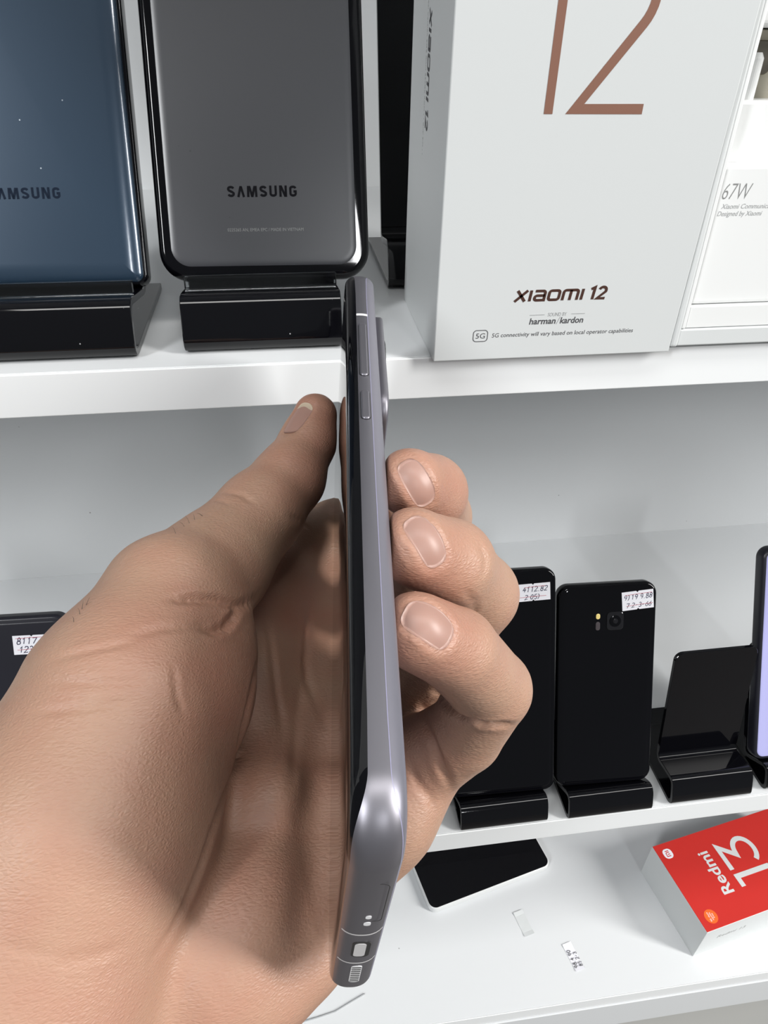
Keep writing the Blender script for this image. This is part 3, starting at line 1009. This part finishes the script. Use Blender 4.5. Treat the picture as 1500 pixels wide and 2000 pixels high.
# pads at the roots of the fingers
chain(palm, [(610, 1240, 222, 9.5), (650, 1390, 198, 9.5), (690, 1520, 182, 9.0)], 5)
chain(palm, [(500, 1230, 216, 14), (555, 1140, 226, 13), (605, 1065, 238, 11.5), (650, 1015, 250, 9)], 5)
chain(palm, [(560, 1200, 226, 12), (490, 1340, 199, 13.5), (430, 1530, 186, 14)], 8)
# the palm hollows where the screen lies against it
ph_c = (P1 + WD * PW / 2 + LD * PL / 2).astype(np.float32)
w32, l32, t32 = (v.astype(np.float32) for v in (WD, LD, TD_))
NX = int((-60 - LO[0]) / HVOX)            # the phone reaches no further left than this
X = AX[0][NX:, None, None] - ph_c[0]
Y = AX[1][None, :, None] - ph_c[1]
Z = AX[2][None, None, :] - ph_c[2]


def phone_box(t0, t1, wpad, r):
    """distance to the phone's block, its thickness running from t0 (screen side) to t1"""
    qa = np.abs(X * w32[0] + Y * w32[1] + Z * w32[2]) - np.float32(PW / 2 + wpad - r)
    qb = np.abs(X * l32[0] + Y * l32[1] + Z * l32[2]) - np.float32(PL / 2 - r)
    qc = np.abs(X * t32[0] + Y * t32[1] + Z * t32[2] - np.float32((t0 + t1) / 2)) - np.float32((t1 - t0) / 2 - r)
    return np.sqrt(np.maximum(qa, 0) ** 2 + np.maximum(qb, 0) ** 2 + np.maximum(qc, 0) ** 2) + np.minimum(np.maximum(np.maximum(qa, qb), qc), 0) - np.float32(r)


hollow = phone_box(-PT / 2 - 5.0, PT / 2, .3, 3.0)
palm[NX:] = -smin(-palm[NX:], hollow, np.float32(14.0))
del hollow
then = new_field()
chain(then, THENAR, 6)
chain(then, THENAR2, 6)
palm = smin(palm, then, np.float32(4.0))
del then
th = new_field()
chain(th, THUMB, 3.5)
palm = smin(palm, th, np.float32(2.2))
del th
for fg, k in ((INDEX, 2.5), (MIDDLE, 2.5), (RING, 2.5), (PINKY, .9)):
    f_ = new_field()
    chain(f_, fg, k)
    palm[NX:] = smin(palm[NX:], f_[NX:], np.float32(1.6))
    del f_
# nothing of the hand enters the phone
sdp = phone_box(-PT / 2, PT / 2, 0, 3.0)
palm[NX:] = np.maximum(palm[NX:], np.float32(.25) - sdp)
del sdp
# close the field at the edge of the block
palm[0], palm[-1] = 1, 1
palm[:, 0], palm[:, -1] = 1, 1
palm[:, :, 0], palm[:, :, -1] = 1, 1


def surface_nets(Fd):
    s = Fd < 0
    c = np.zeros(tuple(n - 1 for n in Fd.shape), np.uint8)
    for i in (0, 1):
        for j in (0, 1):
            for k in (0, 1):
                c += s[i:i + c.shape[0], j:j + c.shape[1], k:k + c.shape[2]]
    act = (c > 0) & (c < 8)
    del c
    ids = np.full(act.shape, -1, np.int32)
    cells = np.argwhere(act)
    ids[act] = np.arange(len(cells))
    acc = np.zeros((len(cells), 3))
    cnt = np.zeros(len(cells))
    cor = [np.array((i, j, k)) for i in (0, 1) for j in (0, 1) for k in (0, 1)]
    val = {tuple(q): Fd[cells[:, 0] + q[0], cells[:, 1] + q[1], cells[:, 2] + q[2]] for q in cor}
    for a_ in cor:
        for ax in range(3):
            if a_[ax] == 0:
                b_ = a_.copy()
                b_[ax] = 1
                fa, fb = val[tuple(a_)], val[tuple(b_)]
                m_ = (fa < 0) != (fb < 0)
                t = fa[m_] / (fa[m_] - fb[m_])
                acc[m_] += a_ + t[:, None] * (b_ - a_)
                cnt[m_] += 1
    V = LO + (cells + acc / cnt[:, None]) * HVOX
    Q = []
    for ax in range(3):
        sl0 = [slice(None)] * 3
        sl1 = [slice(None)] * 3
        sl0[ax], sl1[ax] = slice(0, -1), slice(1, None)
        e = np.argwhere(s[tuple(sl0)] != s[tuple(sl1)])
        u, v = (ax + 1) % 3, (ax + 2) % 3
        e = e[(e[:, u] > 0) & (e[:, v] > 0) & (e[:, u] < ids.shape[u]) & (e[:, v] < ids.shape[v])]
        ins = s[e[:, 0], e[:, 1], e[:, 2]]

        def cid(du, dv):
            q = e.copy()
            q[:, u] -= du
            q[:, v] -= dv
            return ids[q[:, 0], q[:, 1], q[:, 2]]
        q = np.stack([cid(1, 1), cid(0, 1), cid(0, 0), cid(1, 0)], 1)
        q[~ins] = q[~ins][:, ::-1]
        Q.append(q)
    return V, np.concatenate(Q)


HV, HQ = surface_nets(palm)
del palm
E_ = np.concatenate([HQ[:, [0, 1]], HQ[:, [1, 2]], HQ[:, [2, 3]], HQ[:, [3, 0]]])


def smooth(V, it, lam=.5):
    n = len(V)
    for _ in range(it):
        acc = np.zeros_like(V)
        for c_ in range(3):
            acc[:, c_] = np.bincount(E_[:, 0], V[E_[:, 1], c_], n) + np.bincount(E_[:, 1], V[E_[:, 0], c_], n)
        cnt = np.bincount(E_[:, 0], minlength=n) + np.bincount(E_[:, 1], minlength=n)
        V = V + lam * (acc / cnt[:, None] - V)
    return V


def normals(V):
    n = np.cross(V[HQ[:, 2]] - V[HQ[:, 0]], V[HQ[:, 3]] - V[HQ[:, 1]])
    out = np.zeros_like(V)
    for k in range(4):
        for c_ in range(3):
            out[:, c_] += np.bincount(HQ[:, k], n[:, c_], len(V))
    return out / (np.linalg.norm(out, axis=1)[:, None] + 1e-12)


HV = smooth(HV, 4)
bvh = BVHTree.FromPolygons([Vector(v) for v in HV], [tuple(int(i) for i in q) for q in HQ])


def hit(px, py):
    d = Vector(at(px, py, 1.0)).normalized()
    loc, nor, idx, dist = bvh.ray_cast(Vector((0, 0, 0)), d)
    return loc, nor


def crease(V, N, pts, depth, width, taper=True):
    """press a skin fold into the surface along a line over it"""
    P3 = []
    for (a_, b_) in zip(pts[:-1], pts[1:]):
        m_ = max(int(math.hypot(b_[0] - a_[0], b_[1] - a_[1]) / 6), 1)
        for k in range(m_):
            t = k / m_
            P3.append((a_[0] + (b_[0] - a_[0]) * t, a_[1] + (b_[1] - a_[1]) * t))
    P3.append(pts[-1])
    H3 = [hit(*q)[0] for q in P3]
    n_ = len(H3)
    best = np.full(len(V), 1e9)
    amp = np.zeros(len(V))
    for i, h in enumerate(H3):
        if h is None:
            continue
        h = np.array(h)
        near = np.where(np.abs(V - h).max(1) < 3.2 * width)[0]
        if not len(near):
            continue
        d = np.linalg.norm(V[near] - h, axis=1)
        m_ = d < best[near]
        best[near[m_]] = d[m_]
        s = i / max(n_ - 1, 1)
        amp[near[m_]] = min(1, 4 * s + .15, 4 * (1 - s) + .15) if taper else 1
    g = amp * (np.exp(-(best / width) ** 2) - .14 * np.exp(-((best - 1.9 * width) / (.9 * width)) ** 2) * (best < 1e8))
    return V - N * (depth * g)[:, None]


HN = normals(HV)
for pts, dp, wd_ in (
    ([(330, 1172), (380, 1169), (430, 1173), (466, 1184), (488, 1178), (504, 1162)], 1.5, 1.1),
    ([(466, 1185), (462, 1198), (440, 1225), (418, 1232), (390, 1228)], 1.7, 1.0),
    ([(250, 1245), (310, 1228), (380, 1222), (418, 1216), (440, 1205)], .6, 1.0),
    ([(511, 1250), (502, 1300), (486, 1380), (470, 1446), (446, 1530), (420, 1610), (398, 1680), (366, 1760), (335, 1820), (300, 1870)], 1.1, 1.2),
    ([(606, 1180), (602, 1240), (596, 1290), (600, 1330), (618, 1370), (636, 1420)], .8, 1.1),
    ([(520, 1210), (530, 1260), (538, 1330), (548, 1400), (552, 1440)], .7, 1.0),
    ([(590, 1320), (580, 1400), (575, 1480), (570, 1540)], .5, 1.2),
    ([(825, 1372), (835, 1420), (858, 1483), (876, 1530), (884, 1550)], 1.0, 1.0),
    ([(850, 1590), (842, 1560), (815, 1530), (800, 1490)], .5, .9),
    ([(850, 1345), (868, 1372), (895, 1396), (942, 1415), (1004, 1418)], 1.9, 1.0),
    ([(100, 1880), (180, 1868), (250, 1848)], .25, 1.1),
    ([(0, 1845), (60, 1860), (110, 1862)], .2, 1.1),
    ([(430, 958), (470, 966), (500, 985)], .5, .8),
    ([(420, 975), (450, 985)], .4, .7),
    ([(565, 1005), (590, 1020), (606, 1035)], .5, .8),
    ([(280, 1250), (180, 1270), (90, 1290)], .42, .8),
    ([(300, 1330), (200, 1335), (90, 1330)], .42, .8),
    ([(260, 1370), (180, 1382), (60, 1392)], .4, .8),
    ([(340, 1300), (345, 1360), (360, 1400)], .35, .7),
    ([(905, 1150), (925, 1175), (930, 1205)], .35, .8),
    ([(935, 1060), (950, 1090), (945, 1130)], .35, .8),
    ([(800, 950), (790, 920)], .01, .8),
):
    HV = crease(HV, HN, pts, dp, wd_)
HV = smooth(HV, 1, .35)
HN = normals(HV)
bvh = BVHTree.FromPolygons([Vector(v) for v in HV], [tuple(int(i) for i in q) for q in HQ])

# ---- nails: a curved plate let into each visible fingertip
NAILS = {}


def nail_frame(ctr, tip):
    """ctr: nail centre direction; tip: direction of its free edge; both looked up on the skin"""
    c, n = hit(*ctr)
    t, _ = hit(*tip)
    return c, n, t


def groove(V, N, c, a_, b_, n_, lu, lv):
    """let the nail's outline into the skin"""
    q = V - np.array(c)
    u, v, w_ = q @ a_ / lu, q @ b_ / lv, q @ n_
    r = (np.abs(u) ** 3 + np.abs(v) ** 3) ** (1 / 3)
    m_ = (np.abs(w_) < 6) & (r < 1.6) & (N @ n_ > -.1)
    d = (r - 1.0) * min(lu, lv)
    amt = np.where(d < 0, .34, .34 * np.exp(-(d / .35) ** 2)) - .08 * np.exp(-((d - 1.0) / .6) ** 2)
    V = V.copy()
    V[m_] -= N[m_] * amt[m_][:, None]
    return V


def nail_mesh(c, a_, b_, n_, lu, lv, lift=.02, edge=False):
    nu, nv = 16, 14
    Vv, Ff = [], []
    c = Vector(c)
    A_, B_, N_ = Vector(a_), Vector(b_), Vector(n_)
    for i in range(nu + 1):
        for j in range(nv + 1):
            s, t = -1 + 2 * i / nu, -1 + 2 * j / nv
            # square -> superellipse
            m_ = max(abs(s), abs(t), 1e-9)
            r = (abs(s / m_) ** 3 + abs(t / m_) ** 3) ** (1 / 3)
            r = max(r, 1e-6)
            u, v = s / r * lu, t / r * lv
            o_ = c + A_ * u + B_ * v + N_ * 6
            h, nn, _, _ = bvh.ray_cast(o_, -N_, 14)
            if h is None:
                h = c + A_ * u + B_ * v - N_ * (v * v / (2 * lv) * .9)
            Vv.append(h + N_ * lift)
    # even the plate out
    G = np.array(Vv).reshape(nu + 1, nv + 1, 3)
    for _ in range(3):
        G[1:-1, 1:-1] = (G[:-2, 1:-1] + G[2:, 1:-1] + G[1:-1, :-2] + G[1:-1, 2:]) / 4
    bulge = np.array([[max(0, 1 - abs(-1 + 2 * j / nv) ** 2) for j in range(nv + 1)] for i in range(nu + 1)])
    G = G + bulge[:, :, None] * np.array(n_) * .22
    Vv = [camp(*p) for p in G.reshape(-1, 3)] + [camp(*(p - np.array(n_) * .5)) for p in G.reshape(-1, 3)]
    K = (nu + 1) * (nv + 1)
    for i in range(nu):
        for j in range(nv):
            q = i * (nv + 1) + j
            Ff.append((q, q + nv + 1, q + nv + 2, q + 1))
    rim = [i * (nv + 1) for i in range(nu + 1)] + [nu * (nv + 1) + j for j in range(1, nv + 1)] + [i * (nv + 1) + nv for i in range(nu - 1, -1, -1)] + [j for j in range(nv - 1, 0, -1)]
    for k in range(len(rim)):
        x_, y_ = rim[k], rim[(k + 1) % len(rim)]
        Ff.append((x_, y_, K + y_, K + x_))
    return Vv, Ff


# centre (direction), free-edge direction, half length, half width (mm), and tilt of the plate towards +b
NL = [
    ('thumb', (580, 815), (607, 774), 6.5, 3.3),
    ('middle', (819, 944), (789, 900), 5.2, 2.8),
    ('ring', (838, 1054), (798, 1010), 5.2, 2.9),
    ('pinky', (845, 1216), (797, 1193), 4.9, 3.3),
]
nail_data = []
for nm, ctr, tip, lu, lv in NL:
    c, n = hit(*ctr)
    t, _ = hit(*tip)
    if c is None or t is None:
        print('nail miss', nm, c, t)
        continue
    n = Vector(HN[np.argsort(((HV - np.array(c)) ** 2).sum(1))[:60]].mean(0)).normalized()
    a_ = (t - c)
    a_ = (a_ - n * a_.dot(n)).normalized()
    b_ = n.cross(a_).normalized()
    nail_data.append((nm, c, np.array(a_), np.array(b_), np.array(n), lu, lv))
for nm, c, a_, b_, n_, lu, lv in nail_data:
    HV = groove(HV, HN, c, a_, b_, n_, lu, lv)
HN = normals(HV)
bvh = BVHTree.FromPolygons([Vector(v) for v in HV], [tuple(int(i) for i in q) for q in HQ])

# skin tint: fingertips, pads and folds are redder than the back of the hand
red = np.zeros(len(HV))
for (x, y, d, r, s) in ((628, 850, 220, 13, .9), (585, 950, 208, 16, .55), (785, 970, 150, 12, .9), (790, 1105, 136, 12, .9), (800, 1270, 126, 13, .9),
                        (545, 1220, 215, 17, .9), (480, 1290, 160, 18, .55), (400, 1350, 148, 22, .5), (560, 1560, 170, 22, .5), (230, 1880, 125, 26, .3),
                        (520, 1800, 140, 26, .4), (850, 1420, 160, 12, .4), (440, 1190, 165, 10, .4), (300, 1700, 128, 28, .25)):
    q = at(x, y, d)
    red = np.maximum(red, s * np.exp(-((HV - q) ** 2).sum(1) / r ** 2))

WV = HV @ np.stack([RT, UP, FW]) * MM + np.array([0, 0, CAM_Z])
wrist = np.array(camp(*at(60, 1900, 150)))
hme = bpy.data.meshes.new('hand')
hme.vertices.add(len(WV))
hme.vertices.foreach_set('co', (WV - wrist).astype(np.float32).ravel())
hme.loops.add(len(HQ) * 4)
hme.loops.foreach_set('vertex_index', HQ.astype(np.int32).ravel())
hme.polygons.add(len(HQ))
hme.polygons.foreach_set('loop_start', np.arange(0, len(HQ) * 4, 4, dtype=np.int32))
hme.polygons.foreach_set('use_smooth', np.ones(len(HQ), dtype=bool))
hme.update(calc_edges=True)
hme.validate()
at_ = hme.attributes.new('redness', 'FLOAT', 'POINT')
at_.data.foreach_set('value', red.astype(np.float32))

# skin
sk = mat('skin', (0.56, 0.36, 0.26), 0.46)
n, l, b = nodes(sk)
b.inputs['Subsurface Weight'].default_value = 0.12
b.inputs['Subsurface Radius'].default_value = (1.0, 0.4, 0.2)
b.inputs['Subsurface Scale'].default_value = 0.0022
tc = n.new('ShaderNodeTexCoord')
at_n = n.new('ShaderNodeAttribute')
at_n.attribute_name = 'redness'
nz = n.new('ShaderNodeTexNoise')
nz.inputs['Scale'].default_value = 75
nz.inputs['Detail'].default_value = 4
l.new(tc.outputs['Object'], nz.inputs['Vector'])
m1 = n.new('ShaderNodeMix')
m1.data_type = 'RGBA'
m1.inputs[6].default_value = (0.40, 0.25, 0.172, 1)
m1.inputs[7].default_value = (0.37, 0.175, 0.122, 1)
ad_ = n.new('ShaderNodeMath')
ad_.operation = 'MULTIPLY_ADD'
ad_.use_clamp = True
ad_.inputs[1].default_value = 1.1
ad_.inputs[2].default_value = -0.36
l.new(nz.outputs['Fac'], ad_.inputs[0])
ad2 = n.new('ShaderNodeMath')
ad2.operation = 'ADD'
ad2.use_clamp = True
l.new(ad_.outputs[0], ad2.inputs[0])
l.new(at_n.outputs['Fac'], ad2.inputs[1])
l.new(ad2.outputs[0], m1.inputs[0])
l.new(m1.outputs[2], b.inputs['Base Color'])
vo = n.new('ShaderNodeTexVoronoi')
vo.feature = 'DISTANCE_TO_EDGE'
vo.inputs['Scale'].default_value = 1300
mp = n.new('ShaderNodeMapping')
mp.inputs['Scale'].default_value = (0.5, 1.0, 1.4)
mp.inputs['Rotation'].default_value = (0.3, 0.6, 0.9)
l.new(tc.outputs['Object'], mp.inputs['Vector'])
l.new(mp.outputs['Vector'], vo.inputs['Vector'])
nz2 = n.new('ShaderNodeTexNoise')
nz2.inputs['Scale'].default_value = 800
nz2.inputs['Detail'].default_value = 5
nz2.inputs['Roughness'].default_value = .6
l.new(mp.outputs['Vector'], nz2.inputs['Vector'])
mp2 = n.new('ShaderNodeMapping')
mp2.inputs['Scale'].default_value = (260, 1500, 700)
mp2.inputs['Rotation'].default_value = (0.2, -0.5, 0.4)
l.new(tc.outputs['Object'], mp2.inputs['Vector'])
nz3 = n.new('ShaderNodeTexNoise')
nz3.inputs['Scale'].default_value = 1.0
nz3.inputs['Detail'].default_value = 3
nz3.inputs['Distortion'].default_value = .6
l.new(mp2.outputs['Vector'], nz3.inputs['Vector'])
ln = n.new('ShaderNodeMath')
ln.operation = 'ADD'
l.new(nz2.outputs['Fac'], ln.inputs[0])
l.new(nz3.outputs['Fac'], ln.inputs[1])
sm_ = n.new('ShaderNodeMath')
sm_.operation = 'MULTIPLY_ADD'
sm_.inputs[1].default_value = 1.5
l.new(vo.outputs['Distance'], sm_.inputs[0])
l.new(ln.outputs[0], sm_.inputs[2])
bp = n.new('ShaderNodeBump')
bp.inputs['Strength'].default_value = .4
bp.inputs['Distance'].default_value = .00026
l.new(sm_.outputs[0], bp.inputs['Height'])
l.new(bp.outputs['Normal'], b.inputs['Normal'])

hand = link('hand', hme, sk, None, Matrix.Translation(wrist))
tag(hand, 'bare left hand holding the grey phone edge-on, thumb on its screen', 'hand')
sub = hand.modifiers.new('smooth', 'SUBSURF')
sub.use_limit_surface = False
sub.quality = 1
sub.levels = 1
sub.render_levels = 1

M['nail_edge'] = mat('nail_free_edge', (0.52, 0.42, 0.31), 0.45)
M['nail'] = mat('fingernail', (0.35, 0.205, 0.165), 0.42)
n, l, b = nodes(M['nail'])
b.inputs['Subsurface Weight'].default_value = .1
b.inputs['Subsurface Scale'].default_value = .001
for nm, c, a_, b_, n_, lu, lv in nail_data:
    Vv, Ff = nail_mesh(c, a_, b_, n_, lu * .97, lv * .97)
    me = pydata('fingernail', [v - Vector(wrist) for v in Vv], Ff)
    o = link('fingernail', me, M['nail'], hand, smooth=True)
    o['label'] = 'pale pink fingernail'
    if nm == 'thumb':
        me.materials.append(M['nail_edge'])
        for p in me.polygons[14 * 14:16 * 14]:
            p.material_index = 1

# a few dark hairs on the back of thumb and wrist
hair_bm_v, hair_bm_f = [], []
M['hair'] = mat('dark_hair', (0.03, 0.025, 0.02), 0.5)
for (x, y, dx, dy) in ((388, 998, -16, -10), (362, 1012, -10, -22), (352, 1018, -12, -14), (335, 1032, -8, -20), (152, 1180, 2, -28), (148, 1190, -6, -20), (160, 1172, 8, -24), (136, 1205, -4, -18), (372, 1005, -4, -18)):
    h, nn = hit(x + 8, y + 10)
    if h is None:
        continue
    d = h.z
    p0 = Vector(h)
    p1 = p0 + Vector((dx * d / FPX * .4, -dy * d / FPX * .4, .3))
    p2 = p0 + Vector((dx * d / FPX * .8, -dy * d / FPX * .62, .2))
    me = tube_me('h', [camp(*p0), camp(*p1), camp(*p2)], .00006, 4, [1, .8, .3])
    off = len(hair_bm_v)
    hair_bm_v += [v.co - Vector(wrist) for v in me.vertices]
    hair_bm_f += [tuple(off + i for i in p.vertices) for p in me.polygons]
if hair_bm_v:
    ho = link('fine_hair', pydata('fine_hair', hair_bm_v, hair_bm_f), M['hair'], hand)
    ho['kind'] = 'stuff'
